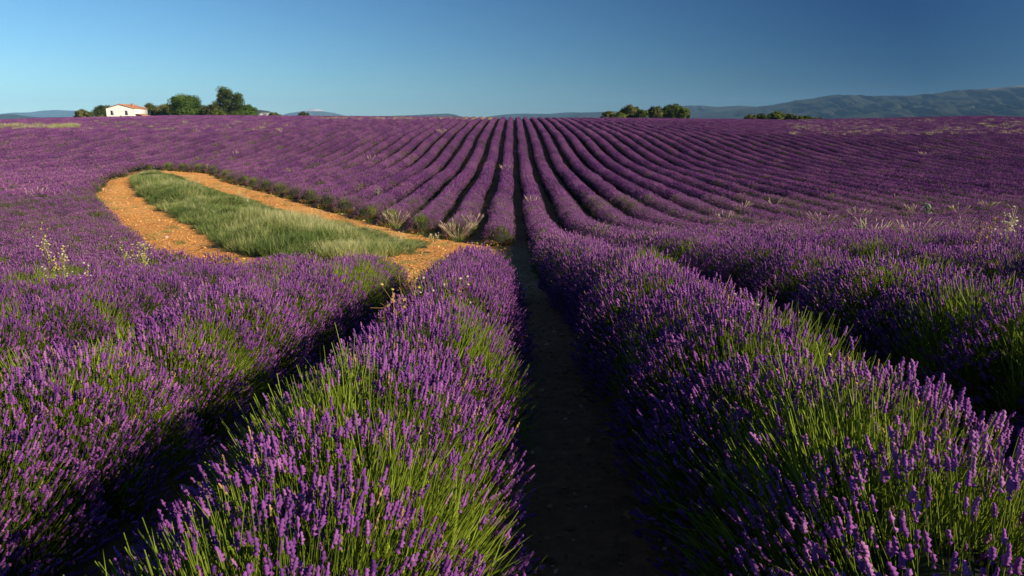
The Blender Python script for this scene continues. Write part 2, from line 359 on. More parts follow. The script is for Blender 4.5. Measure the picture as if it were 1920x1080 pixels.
# ------------------------------------------------------------------ scatter helper: one object, instances on its points
def proto_collection(name, meshes):
    c = bpy.data.collections.new(name)
    for i, me in enumerate(meshes):
        o = bpy.data.objects.new('%s_%s' % (name, 'abcdefghijklmnop'[i]), me); c.objects.link(o)
    return c
def scatter(name, P, rot, scl, idx, coll, parent=None):
    if len(P) == 0: return None
    me = bpy.data.meshes.new(name); me.vertices.add(len(P)); me.vertices.foreach_set('co', np.asarray(P, np.float32).ravel())
    for nme, ty, arr, key in (('rot', 'FLOAT_VECTOR', rot, 'vector'), ('scl', 'FLOAT_VECTOR', scl, 'vector'), ('idx', 'INT', idx, 'value')):
        a = me.attributes.new(nme, ty, 'POINT')
        a.data.foreach_set(key, np.asarray(arr, np.int32 if ty == 'INT' else np.float32).ravel())
    o = link(name, me, parent)
    key = 'scatter_' + coll.name
    ng = bpy.data.node_groups.get(key)
    if ng is None:
        ng = bpy.data.node_groups.new(key, 'GeometryNodeTree')
        ng.interface.new_socket('Geometry', in_out='INPUT', socket_type='NodeSocketGeometry')
        ng.interface.new_socket('Geometry', in_out='OUTPUT', socket_type='NodeSocketGeometry')
        gi, go = ng.nodes.new('NodeGroupInput'), ng.nodes.new('NodeGroupOutput')
        ip = ng.nodes.new('GeometryNodeInstanceOnPoints'); ci = ng.nodes.new('GeometryNodeCollectionInfo')
        ci.inputs['Collection'].default_value = coll; ci.inputs['Separate Children'].default_value = True; ci.inputs['Reset Children'].default_value = True
        def na(n_, ty):
            q = ng.nodes.new('GeometryNodeInputNamedAttribute'); q.data_type = ty; q.inputs['Name'].default_value = n_; return q.outputs['Attribute']
        L = ng.links.new
        L(gi.outputs[0], ip.inputs['Points']); L(ci.outputs[0], ip.inputs['Instance']); ip.inputs['Pick Instance'].default_value = True
        L(na('idx', 'INT'), ip.inputs['Instance Index']); L(na('rot', 'FLOAT_VECTOR'), ip.inputs['Rotation']); L(na('scl', 'FLOAT_VECTOR'), ip.inputs['Scale'])
        L(ip.outputs[0], go.inputs[0])
    md = o.modifiers.new('scatter', 'NODES'); md.node_group = ng
    return o

# ------------------------------------------------------------------ lavender plants
def spike_template(rad, sides):
    k = len(rad); V = []
    for i, r_ in enumerate(rad):
        a = np.arange(sides) * 2 * np.pi / sides + (i % 2) * np.pi / sides
        V.append(np.stack([np.cos(a) * r_, np.sin(a) * r_, np.full(sides, i / (k - 1))], -1))
    V = np.concatenate(V); Fq = []
    for i in range(k - 1):
        for j in range(sides):
            a, b_ = i * sides + j, i * sides + (j + 1) % sides
            Fq.append((a, b_, b_ + sides, a + sides))
    return V, np.array(Fq)
SP_NEAR = spike_template([.35, 1, .5, 1.0, .55, .9, .45, .7, .12], 5)
def ragged(seed):
    rg = np.random.default_rng(seed); V, Fq = spike_template([.3, .95, .35, 1.1, .5, .95, .45, .75, .1], 5); V = V.copy()
    z = V[:, 2].copy(); amp = rg.uniform(.55, 1.35, (9, 5)).ravel(); V[:, :2] *= amp[:, None]
    if seed % 2: V[10:20, :2] *= .28                     # bare bit of stalk below the lowest whorl
    V[:, 0] += .9 * rg.uniform(-1, 1) * z * z; V[:, 1] += .9 * rg.uniform(-1, 1) * z * z; V[:, 2] += rg.normal(0, .018, len(V))
    return V, Fq
RAGGED = [ragged(i) for i in range(5)]
SP_MID = spike_template([.5, 1, .15], 3)
SP_FAR = (np.array([(-1, 0, 0), (1, 0, 0), (0, 0, 1.0), (0, -1, 0), (0, 1, 0)]), np.array([(0, 1, 2), (3, 4, 2)]))
ROD = (np.array([(1, 0, 0), (-.5, .87, 0), (-.5, -.87, 0), (.7, 0, 1), (-.35, .6, 1), (-.35, -.6, 1)]), np.array([(0, 1, 4, 3), (1, 2, 5, 4), (2, 0, 3, 5)]))
BLADE = (np.array([(-1, 0, 0), (1, 0, 0), (.8, .25, .5), (-.8, .25, .5), (0, 1, 1.0)]), np.array([(0, 1, 2, 3)]), np.array([(3, 2, 4)]))
def dome_dirs(n, rg, low=-.12):
    z = rg.uniform(low, 1, n); a = rg.uniform(0, 2 * np.pi, n); r_ = np.sqrt(1 - z * z)
    return np.stack([r_ * np.cos(a), r_ * np.sin(a), z], -1)
def shell(mb, ax, ay, az, z0, rg, m, seg=14, rings=6, jit=.08):
    V, Fq = [], []
    for i in range(rings):
        el = -.15 + (math.pi / 2 + .15) * i / (rings - 1)
        for j in range(seg):
            a = 2 * math.pi * j / seg; k = 1 + rg.uniform(-jit, jit)
            V.append((ax * k * math.cos(el) * math.cos(a), ay * k * math.cos(el) * math.sin(a), z0 + az * k * math.sin(el)))
    for i in range(rings - 1):
        for j in range(seg): Fq.append((i * seg + j, i * seg + (j + 1) % seg, (i + 1) * seg + (j + 1) % seg, (i + 1) * seg + j))
    mb.add(V, np.array(Fq), m, rg.uniform(0, .4))
def bush(name, seed, n, tmpl, sw, sl, leaves, green=0.0, brown=False, rough=.07, ax=.585, ay=.64, az=.70, flower=FLOWER, stems=True, flank=0.0):
    """lavender plant: stalks fanning out from the root, a flower spike on each, leafy heart"""
    rg = np.random.default_rng(seed); mb = MB()
    d = dome_dirs(n, rg)
    lump = 1 + .10 * (fbm(d[:, 0] * 2 + 9 + seed, d[:, 1] * 2 + 5 + d[:, 2], 3, seed) - .5) * 2
    rad = lump * (1 + rg.normal(0, rough, n))
    z0 = .12
    tip = np.stack([d[:, 0] * ax * rad, d[:, 1] * ay * rad, z0 + d[:, 2] * az * rad], -1)
    tip[:, 2] = np.maximum(tip[:, 2], .06)
    up = d * [.8, 1, 1.0] + np.array([0, 0, .55]) + rg.normal(0, .16, (n, 3))
    up /= np.linalg.norm(up, axis=1, keepdims=True)
    L = sl * rg.uniform(.6, 1.25, n); W = sw * rg.uniform(.75, 1.25, n)
    # green patches where the spikes are few
    keep = np.ones(n, bool)
    if green > 0:
        pn = fbm(d[:, 0] * 1.3 + seed * 3.1, d[:, 1] * 1.3 + 7, 2, seed + 5)
        keep = ~((pn > np.quantile(pn, 1 - green)) & (rg.random(n) < .78))
    if flank: keep &= d[:, 2] > rg.uniform(-.1, flank, n)
    if brown: keep &= d[:, 2] > rg.uniform(-.05, .25, n)
    tint = np.clip(.5 + rg.normal(0, .22, n), 0, 1)
    k = keep; fr = frames_from(up[k], rg=rg)
    if tmpl is SP_NEAR:
        wh = rg.integers(0, 5, k.sum()); tk, Wk, Lk, ti = tip[k], W[k], L[k], tint[k]
        ti = np.where(rg.random(len(ti)) < .05, 1.0, ti)
        faded = rg.random(len(ti)) < .035                       # spikes past their bloom
        if faded.any(): mb.stamp(*RAGGED[1], tk[faded], fr[faded], np.stack([Wk[faded] * .7, Wk[faded] * .7, Lk[faded]], -1), 3, ti[faded])
        for q in range(5):
            u_ = (wh == q) & ~faded; mb.stamp(*RAGGED[q], tk[u_], fr[u_], np.stack([Wk[u_], Wk[u_], Lk[u_]], -1), 0, ti[u_])
    else: mb.stamp(*tmpl[:2], tip[k], fr, np.stack([W[k], W[k], L[k]], -1), 0, tint[k])
    if stems:
        vis = .42
        root = np.stack([tip[:, 0] * .3, tip[:, 1] * .3, tip[:, 2] * .25], -1)
        mid = tip - up * (vis * .75)[..., None] if isinstance(vis, np.ndarray) else tip - up * .30
        mid = mid * .75 + (root * .35 + tip * .65) * .25
        top = tip + up * (.01 + (~k) * rg.uniform(.0, .10, n))[:, None]
        seg_ = top - mid; ln = np.linalg.norm(seg_, axis=1)
        tw = np.where(k, sw * .20, sw * .30)
        mb.stamp(*ROD, mid, frames_from(seg_, rg=rg), np.stack([tw, tw, ln], -1), 1, np.clip(np.where(k, .40, .70) + rg.normal(0, .2, n), 0, 1))
        nb = int((~k).sum())
        if nb:                                   # leafy green shoots in the gaps
            for q in range(3):
                o_ = mid[~k] + rg.normal(0, .03, (nb, 3)); dd = up[~k] + rg.normal(0, .2, (nb, 3))
                ll = rg.uniform(.18, .36, nb)
                f2 = frames_from(dd, rg=rg); s2 = np.stack([np.full(nb, sw * .5), ll * .12, ll], -1); tt = np.clip(.80 + rg.normal(0, .2, nb), 0, 1)
                mb.stamp(BLADE[0], BLADE[1], o_, f2, s2, 2 if flank else 1, tt); mb.stamp(BLADE[0], BLADE[2], o_, f2, s2, 2 if flank else 1, tt)
    # leafy heart
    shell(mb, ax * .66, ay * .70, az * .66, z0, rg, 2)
    if leaves:
        d2 = dome_dirs(leaves, rg, -.1); rr = rg.uniform(.60, .88, leaves)
        o_ = np.stack([d2[:, 0] * ax * rr, d2[:, 1] * ay * rr, z0 + d2[:, 2] * az * rr], -1)
        dd = d2 + [0, 0, .5] + rg.normal(0, .35, (leaves, 3))
        f2 = frames_from(dd, rg=rg); ll = rg.uniform(.06, .14, leaves) * (1 if sw < .012 else 1.6)
        s2 = np.stack([np.full(leaves, max(.004, sw * .35)), ll * .2, ll], -1); tt = np.clip(.45 + rg.normal(0, .25, leaves), 0, 1)
        mb.stamp(BLADE[0], BLADE[1], o_, f2, s2, 2, tt); mb.stamp(BLADE[0], BLADE[2], o_, f2, s2, 2, tt)
    if brown:                                    # dry woody skirt at a row end
        nb = 340; a = rg.uniform(0, 2 * np.pi, nb); r0 = rg.uniform(.15, .5, nb)
        o_ = np.stack([np.cos(a) * r0 * .7, np.sin(a) * r0 * .7, np.full(nb, .0)], -1)
        dd = np.stack([np.cos(a) * .9, np.sin(a) * .9, rg.uniform(.5, 1.2, nb)], -1)
        mb.stamp(*ROD, o_, frames_from(dd, rg=rg), np.stack([np.full(nb, .012), np.full(nb, .012), rg.uniform(.22, .45, nb)], -1), 3, rg.random(nb))
    return mb.build(name, [flower, STEM, LEAF, BROWN])
near_meshes = [bush('lavender_bush_mesh', 100 + i, 1900, SP_NEAR, .0080, .048, 350, g, rough=.050, ax=.605, ay=.76) for i, g in enumerate([0, .10, .24, .42, .60, .08])]
mid_meshes = [bush('lavender_plant_mesh', 200 + i, 620, SP_MID, .0125, .080, 160, g, flower=FLOWER_MID, flank=.5, ax=.575, ay=.72, az=.66) for i, g in enumerate([0, .05, .2, .4, 0, .1])]
end_meshes = [bush('lavender_end_plant_mesh', 230 + i, 380, SP_MID, .0125, .080, 260,   .12, True, .10, flower=FLOWER_MID) for i in range(3)]
MIDC = proto_collection('lavender_plant', mid_meshes + end_meshes)       # 0-5 plants, 6-8 row ends
def hedge_piece(seed, length=3.0, green=.1):
    """three metres of a far row: several plants grown together"""
    rg = np.random.default_rng(seed); mb = MB(); n = int(430 * length)
    y = rg.uniform(-length / 2, length / 2, n); a = np.arccos(rg.uniform(-1, 1, n)) if False else rg.uniform(-.15, math.pi + .15, n)
    pl = .09 * np.cos(y * 2 * np.pi / .75 + seed)
    rad = 1 + pl * 1.0 + rg.normal(0, .05, n) + .12 * (fbm(y * 1.7 + seed, a * 2, 2, seed) - .5)
    tip = np.stack([np.cos(a) * .54 * rad, y, .10 + np.sin(a) * .62 * rad], -1); tip[:, 2] = np.maximum(tip[:, 2], .05)
    up = np.stack([np.cos(a) * .8, rg.normal(0, .25, n), np.sin(a) + .45], -1) + rg.normal(0, .12, (n, 3))
    pn = fbm(y * 1.2 + seed * 2, a, 2, seed + 2); keep = ~((pn > np.quantile(pn, 1 - green)) & (rg.random(n) < .6)) & (np.sin(a) > rg.uniform(.05, .72, n))
    ph = (y + seed * .12) / .75; pid = np.floor(ph + .5).astype(int); pr = rg.random(40)[pid % 40]      # green heart of each plant showing through
    keep &= ~(rg.random(n) < 1.1 * pr * np.clip(np.cos(ph * 2 * np.pi), 0, 1) * np.clip(1.15 - np.abs(np.sin(a) - .72) * 2.2, 0, 1))
    t_ = np.clip(.5 + rg.normal(0, .30, n), 0, 1)
    mb.stamp(*SP_FAR, tip[keep], frames_from(up[keep], rg=rg), np.stack([np.full(keep.sum(), .024), np.full(keep.sum(), .024), rg.uniform(.09, .15, keep.sum())], -1), 0, t_[keep])
    top_ = np.sin(a) > .62
    for g, mi_ in ((~keep & top_, 1), (~keep & ~top_, 2)):
        if g.any(): mb.stamp(*SP_FAR, tip[g] - up[g] * .08, frames_from(up[g], rg=rg), np.stack([np.full(g.sum(), .022), np.full(g.sum(), .022), rg.uniform(.14, .26, g.sum())], -1), mi_, t_[g] * (.75 if mi_ == 1 else 1))
    # heart of the row: lumpy half tube
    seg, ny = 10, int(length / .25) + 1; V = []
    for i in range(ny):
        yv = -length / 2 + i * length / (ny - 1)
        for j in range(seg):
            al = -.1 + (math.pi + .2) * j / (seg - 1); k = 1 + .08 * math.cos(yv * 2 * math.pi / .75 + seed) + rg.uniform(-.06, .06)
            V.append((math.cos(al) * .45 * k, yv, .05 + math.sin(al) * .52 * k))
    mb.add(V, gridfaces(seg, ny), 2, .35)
    return mb.build('lavender_hedge_piece', [FLOWER_FAR, STEM, LEAF])
FARC = proto_collection('lavender_hedge', [hedge_piece(300 + i, green=g) for i, g in enumerate([.04, .1, .2, .06, .3, .02])])

Y_NEAR, Y_MID, Y_END = 13.0, 46.0, 193.0
SPACE = 0.62
def blocked(x, y, margin):
    return inpoly(x, y, PATCH) | (polydist(x, y, PATCH) < margin)
ORD = ['', 'first', 'second', 'third', 'fourth', 'fifth', 'sixth', 'seventh', 'eighth', 'ninth', 'tenth', 'eleventh', 'twelfth', 'thirteenth', 'fourteenth', 'fifteenth', 'sixteenth', 'seventeenth', 'eighteenth', 'nineteenth', 'twentieth']
ORD += ['twenty-' + q for q in ORD[1:10]] + ['thirtieth']
def slope_rot(x, y, n):
    dzdy = (ground(x, y + .6) - ground(x, y - .6)) / 1.2
    return np.arctan(dzdy)
def row_points(r):
    Xr = -.6 + 1.8 * r; rg = np.random.default_rng(5000 + r)
    yv = np.arange(-1.5, Y_MID, SPACE) + rg.uniform(0, .5); yv = yv + rg.normal(0, .05, len(yv))
    xv = Xr + rg.normal(0, .03, len(yv)) + .05 * np.sin(yv * .25 + r * 1.3)
    vis = np.abs(xv) < .80 * np.maximum(yv, 0) + 7
    vis &= ~blocked(xv, yv, .35)
    xv, yv = xv[vis], yv[vis]
    yf = np.arange(Y_MID + 1.5 + rg.uniform(0, .7), Y_END, 2.9); xf = Xr + .05 * np.sin(yf * .25 + r * 1.3)
    v2 = (np.abs(xf) < .80 * yf + 7) & ~blocked(xf, yf, .5) & ~blocked(xf, yf - 1.4, .3) & ~blocked(xf, yf + 1.4, .3)
    # where a far piece was dropped beside the patch, single plants fill up to the edge
    miss = (np.abs(xf) < .80 * yf + 7) & ~v2
    fy = np.concatenate([yf[miss] + o_ for o_ in (-1.2, -.6, 0, .6, 1.2)]) if miss.any() else np.array([])
    if len(fy):
        fx = np.full(len(fy), Xr); ok = ~blocked(fx, fy, .3); fx, fy = fx[ok], fy[ok]
        xv = np.concatenate([xv, fx]); yv = np.concatenate([yv, fy])
    return rg, xv, yv, xf[v2], yf[v2]
# plants with few flowers, seen as bright green patches in the near rows
GREEN = [(*at(px, py, .8)[:2], q_) for px, py, q_ in [(800, 720, 4), (20, 810, 4), (90, 640, 3), (330, 640, 3), (1420, 660, 3), (1560, 800, 4), (1870, 620, 4), (1640, 540, 3)]]
def plants(rg, xv, yv):
    n = len(xv)
    P = np.stack([xv, yv, ground(xv, yv) - .02], -1)
    rot = np.stack([slope_rot(xv, yv, n) * .8 + rg.normal(0, .04, n), rg.normal(0, .05, n), rg.choice([0, math.pi], n) + rg.normal(0, .25, n)], -1)
    gn = fbm(xv * .5 + 3, yv * .22 + 8, 2, 77)
    s = rg.uniform(.95, 1.05, n)
    scl = np.stack([s, s * 1.02, s * rg.uniform(.95, 1.05, n)], -1)
    idx = rg.choice([0, 1, 2, 3, 4, 5], n, p=[.36, .24, .12, .07, .06, .15])
    idx = np.where((gn > .61) & (rg.random(n) < .7), 3, idx)
    for gx_, gy_, q_ in GREEN: idx = np.where(np.hypot(xv - gx_, yv - gy_) < .55, q_, idx)
    nearedge = polydist(xv, yv, PATCH) < 1.15
    nearedge &= (yv > 24) & inpoly(xv, yv - 1.5, PATCH)
    idx = np.where(nearedge, 6 + rg.integers(0, 3, n), idx)
    return P, rot, scl, idx
def far_pieces(rg, xf, yf):
    n = len(xf); P = np.stack([xf, yf, ground(xf, yf) - .02], -1)
    rot = np.stack([slope_rot(xf, yf, n), np.zeros(n), rg.choice([0, math.pi], n)], -1)
    rot[:, 0] = np.where(rot[:, 2] > 1, -rot[:, 0], rot[:, 0])
    scl = np.stack([rg.uniform(.95, 1.05, n), np.full(n, 1.0), rg.uniform(.94, 1.06, n)], -1)
    return P, rot, scl, rg.integers(0, 6, n)
near_count = 0
rest = {-1: [[], []], 1: [[], []]}
for r in range(-64, 66):
    rg, xv, yv, xf, yf = row_points(r)
    if -30 < r <= 30:
        side, k = ('right', r) if r >= 1 else ('left', 1 - r)
        root = empty('lavender_row', (float(-.6 + 1.8 * r), 0, float(ground(-.6 + 1.8 * r, 0))))
        if k == 1: lab = 'lavender row directly %s of the dark central furrow' % side
        else: lab = '%s lavender row to the %s of the dark central furrow' % (ORD[k], side)
        tag(root, lab, 'lavender row', 'parallel rows of purple lavender')
        base = np.array(root.location)
        nr = yv < Y_NEAR
        P, rot, scl, idx = plants(rg, xv[nr], yv[nr])
        for p_, q_, s_, i_ in zip(P, rot, scl, idx):
            o = link('lavender_bush', near_meshes[min(int(i_), 5)], root, tuple(p_ - base)); o.rotation_euler = tuple(q_); o.scale = tuple(s_); near_count += 1
        mm = ~nr
        P, rot, scl, idx = plants(rg, xv[mm], yv[mm])
        o = scatter('lavender_plants', P - base, rot, scl, idx, MIDC, root)
        if o: tag(o, kind='stuff')
        P, rot, scl, idx = far_pieces(rg, xf, yf)
        o = scatter('lavender_hedge', P - base, rot, scl, idx, FARC, root)
        if o: tag(o, kind='stuff')
    else:
        sd_ = 1 if r > 0 else -1
        rest[sd_][0].append(plants(rg, xv, yv)); rest[sd_][1].append(far_pieces(rg, xf, yf))
print('near bushes', near_count)
for sd_, nm in ((-1, 'left'), (1, 'right')):
    A = rest[sd_][1]; cat = [np.concatenate([a[i] for a in A]) for i in range(4)]
    tag(scatter('lavender_field', *cat, FARC), 'far %s expanse of lavender whose rows merge into a purple carpet' % nm, 'lavender field', kind='stuff')
    A = [a for a in rest[sd_][0] if len(a[0])]
    if A:
        cat = [np.concatenate([a[i] for a in A]) for i in range(4)]
        if len(cat[0]): tag(scatter('lavender_margin', *cat, MIDC), 'scattered lavender plants at the %s side margin of the field' % nm, 'lavender', kind='stuff')

# ------------------------------------------------------------------ grass strip, clods
def tuft(seed, n, h, wdt, spread, lean, m=GRASS, t0=.45, ts=.22):
    rg = np.random.default_rng(seed); mb = MB()
    a = rg.uniform(0, 2 * np.pi, n); r_ = spread * np.sqrt(rg.random(n))
    o_ = np.stack([np.cos(a) * r_, np.sin(a) * r_, np.zeros(n)], -1)
    d = np.stack([np.cos(a) * .25 + lean[0], np.sin(a) * .25 + lean[1], np.ones(n)], -1) + rg.normal(0, .16, (n, 3))
    f2 = frames_from(d, rg=rg); hh = h * rg.uniform(.5, 1.15, n)
    tt = np.clip(t0 + rg.normal(0, ts, n), 0, 1); s2 = np.stack([wdt * rg.uniform(.7, 1.3, n), hh * .35, hh], -1)
    mb.stamp(BLADE[0], BLADE[1], o_, f2, s2, 0, tt); mb.stamp(BLADE[0], BLADE[2], o_, f2, s2, 0, tt)
    return mb.build('grass_tuft', [m])
GC = proto_collection('grass_tuft', [tuft(400 + i, 90, .62, .009, .22, (.18, .02), t0=.25 + .07 * i) for i in range(6)] + [tuft(410, 50, .8, .007, .15, (.15, 0), t0=.9, ts=.08), tuft(411, 60, .22, .008, .25, (.05, 0), t0=.5)])
def bank(x, y):
    e = np.clip(polydist(x, y, GRASSP) / 1.6, 0, 1) * inpoly(x, y, GRASSP)
    return e * (1.35 * np.clip(fbm(np.asarray(x) * .42, np.asarray(y) * .30, 3, 91) - .30, 0, 1) + .03)
p_ = np.array(GRASSP); bx, by = np.meshgrid(np.arange(p_[:, 0].min() - 1, p_[:, 0].max() + 1, .35), np.arange(p_[:, 1].min() - 1, p_[:, 1].max() + 1, .35))
ins = inpoly(bx, by, GRASSP); ok = ins[:-1, :-1] & ins[:-1, 1:] & ins[1:, 1:] & ins[1:, :-1]
ii = np.arange(bx.size).reshape(bx.shape); fq = np.stack([ii[:-1, :-1], ii[:-1, 1:], ii[1:, 1:], ii[1:, :-1]], -1)[ok]
bv = np.stack([bx, by, ground(bx, by) + .10 + bank(bx, by)], -1).reshape(-1, 3); us, inv = np.unique(fq.ravel(), return_inverse=True)
tag(link('grass_bank', mesh('grass_bank', bv[us], [inv.reshape(-1, 4)], [VAL], smooth=True)), kind='structure')
g = np.array(GRASSP); x0, y0 = g.min(0); x1, y1 = g.max(0)
n = 34000
gxp, gyp = rng.uniform(x0, x1, n), rng.uniform(y0, y1, n)
dd = polydist(gxp, gyp, GRASSP); ok = inpoly(gxp, gyp, GRASSP) & (rng.random(n) < .35 + dd * .5)
gxp, gyp, dd = gxp[ok], gyp[ok], dd[ok]; n = len(gxp)
hn = fbm(gxp * .33, gyp * .33, 3, 91); cn = fbm(gxp * .35 + 40, gyp * .25, 2, 13)
edge = polydist(gxp, gyp, np.array(GRASSP)[10:]) ; hs = .85 * np.clip(.30 + edge * .25, .30, 1.05) * (.35 + 1.7 * np.clip(hn - .2, 0, 1) ** 1.2)
idx = np.clip((cn * 9 - 1.6 + rng.normal(0, .8, n)).astype(int), 0, 5); idx = np.where(rng.random(n) < .05 + .25 * (cn > .62), 6, idx)
P = np.stack([gxp, gyp, ground(gxp, gyp) + .05 + bank(gxp, gyp)], -1)
tag(scatter('grass', P, np.stack([rng.normal(0, .12, n), rng.normal(0, .12, n), rng.normal(0, .6, n)], -1), np.stack([np.full(n, .9), np.full(n, .9), hs], -1) * rng.uniform(.85, 1.2, (n, 1)), idx, GC),
    'long wind-combed green grass on the strip inside the orange track', 'grass', kind='stuff')
m_ = rng.choice(n, 260, replace=False); m_ = m_[(hn[m_] > .55) | (rng.random(260) < .12)]; k = len(m_)
tag(scatter('tall_grass', P[m_] + rng.normal(0, .1, (k, 3)) * [1, 1, 0], np.stack([rng.normal(0, .15, k), rng.normal(.1, .15, k), rng.uniform(0, 6, k)], -1), np.repeat(rng.uniform(.5, .95, (k, 1)), 3, 1), np.full(k, 6), GC), 'taller pale seeding grass rising above the green strip', 'grass', kind='stuff')
print('grass', n)
# low weeds on the track edges
n = 2600; p = np.array(PATCH); x0, y0 = p.min(0); x1, y1 = p.max(0)
wx, wy = rng.uniform(x0, x1, n), rng.uniform(y0, y1, n); ok = inpoly(wx, wy, PATCH) & ~inpoly(wx, wy, GRASSP)
kn = fbm(wx * .5, wy * .5, 3, 55); ok &= (kn > .56) | (rng.random(n) < .06) | ((wx > -7) & (rng.random(n) < .5)); wx, wy = wx[ok], wy[ok]; n = len(wx)
tag(scatter('low_weeds', np.stack([wx, wy, ground(wx, wy) + .05], -1), np.stack([np.zeros(n), np.zeros(n), rng.uniform(0, 6, n)], -1), np.repeat(rng.uniform(.4, 1.0, (n, 1)), 3, 1), np.full(n, 7), GC),
    'low green weeds dotted over the orange track', 'weeds', kind='stuff')
def clod(seed):
    rg = np.random.default_rng(seed)
    V = dome_dirs(14, rg, -.6) * rg.uniform(.7, 1.1, (14, 1)) * [1, .8, .55]
    import bmesh
    bm = bmesh.new(); [bm.verts.new(v) for v in V]; bmesh.ops.convex_hull(bm, input=bm.verts); 
    for v in [v for v in bm.verts if not v.link_faces]: bm.verts.remove(v)
    me = bpy.data.meshes.new('soil_clod'); bm.to_mesh(me); bm.free(); me.materials.append(SOILCLOD); return me
CC = proto_collection('soil_clod', [clod(500 + i) for i in range(6)])
n = 30000
cx, cy_ = rng.uniform(x0, x1, n), rng.uniform(y0, y1, n); ok = inpoly(cx, cy_, PATCH) & ~inpoly(cx, cy_, GRASSP); cx, cy_ = cx[ok], cy_[ok]; n = len(cx)
s = rng.gamma(1.8, .012, n) + .010
tag(scatter('soil_clods', np.stack([cx, cy_, ground(cx, cy_) + .115], -1), rng.uniform(-1, 1, (n, 3)) * [.4, .4, 3], np.repeat(s[:, None], 3, 1), rng.integers(0, 6, n), CC),
    'crumbly orange clods and pebbles strewn over the track', 'soil clods', kind='stuff')
m, t, b = mat('furrow_clod', .95); oi = N(t, 'ShaderNodeObjectInfo')
t.links.new(ramp(t, oi.outputs['Random'], [(0, (.16, .08, .035)), (.85, (.36, .19, .085)), (.97, (.55, .42, .28))]), b.inputs['Base Color'])
cf = []
for i in range(5): q_ = clod(520 + i); q_.materials.clear(); q_.materials.append(m); cf.append(q_)
cf.append(tuft(530, 5, .16, .006, .04, (.9, .6), DRYGRASS, .4, .2))
CF = proto_collection('furrow_clod', cf)
n = 26000
cx = -.6 + 1.8 * (rng.integers(-5, 7, n)) + .9 + rng.normal(0, .20, n); cy_ = rng.uniform(1, 30, n); ok = ~inpoly(cx, cy_, PATCH); cx, cy_ = cx[ok], cy_[ok]; n = len(cx)
s = rng.gamma(1.6, .006, n) + .005
tag(scatter('furrow_clods', np.stack([cx, cy_, ground(cx, cy_) + .005], -1), rng.uniform(-1, 1, (n, 3)) * [.4, .4, 3], np.repeat(s[:, None], 3, 1), rng.integers(0, 6, n), CF),
    'small brown clods lying along the furrows between the rows', 'soil clods', kind='stuff')

# ------------------------------------------------------------------ dry grass on the skyline, left strip and far right corner
DC = proto_collection('dry_grass', [tuft(600 + i, 40, .55, .014, .22, (.1, 0), DRYGRASS, .3 + .2 * i, .2) for i in range(3)] + [tuft(610, 60, .6, .014, .25, (.1, 0), GRASS, .85, .15)])
def dry(name, px0, px1, py0, py1, n, lab, cat, idxs, sclr=(.7, 1.3), thr=.5, up=.45):
    px, py = rng.uniform(px0, px1, n), rng.uniform(py0, py1, n)
    Q = np.array([at(a_, b_, .7) for a_, b_ in zip(px, py)])
    kn = .6 * fbm(px * .035, py * .12, 3, int(px0) + 7) + .4 * rng.random(n); ok = kn > thr; Q = Q[ok]; n = len(Q)
    s = rng.uniform(*sclr, n)
    P = np.stack([Q[:, 0], Q[:, 1], ground(Q[:, 0], Q[:, 1]) + up], -1)
    tag(scatter(name, P, np.stack([np.zeros(n), np.zeros(n), rng.uniform(0, 6, n)], -1), np.stack([s * 1.5, s * 1.5, s], -1), rng.choice(idxs, n), DC), lab, cat, kind='stuff')
dry('dry_grass_band', 0, 148, 233, 241, 420, 'yellow strip of dry grass crossing the lavender at the far left', 'dry grass', [1, 3, 3], (.6, 1.2), .46)
dry('dry_grass_fringe', 590, 930, 220.5, 223.5, 500, 'pale dry grass fringe along the skyline left of centre', 'dry grass', [0, 1, 3], (.6, 1.1), .52)
dry('dry_grass_scatter', 1480, 1930, 222, 252, 1100, 'pale dry grass scattered through lavender in the far right corner', 'dry grass', [0, 1, 1, 2, 3], (.45, 1.0), .41)
dry('dry_grass_flecks', 150, 560, 226, 246, 420, 'faint yellow grass flecks in the lavender before the farmhouse', 'dry grass', [1, 3, 3], (.5, 1.1), .58)

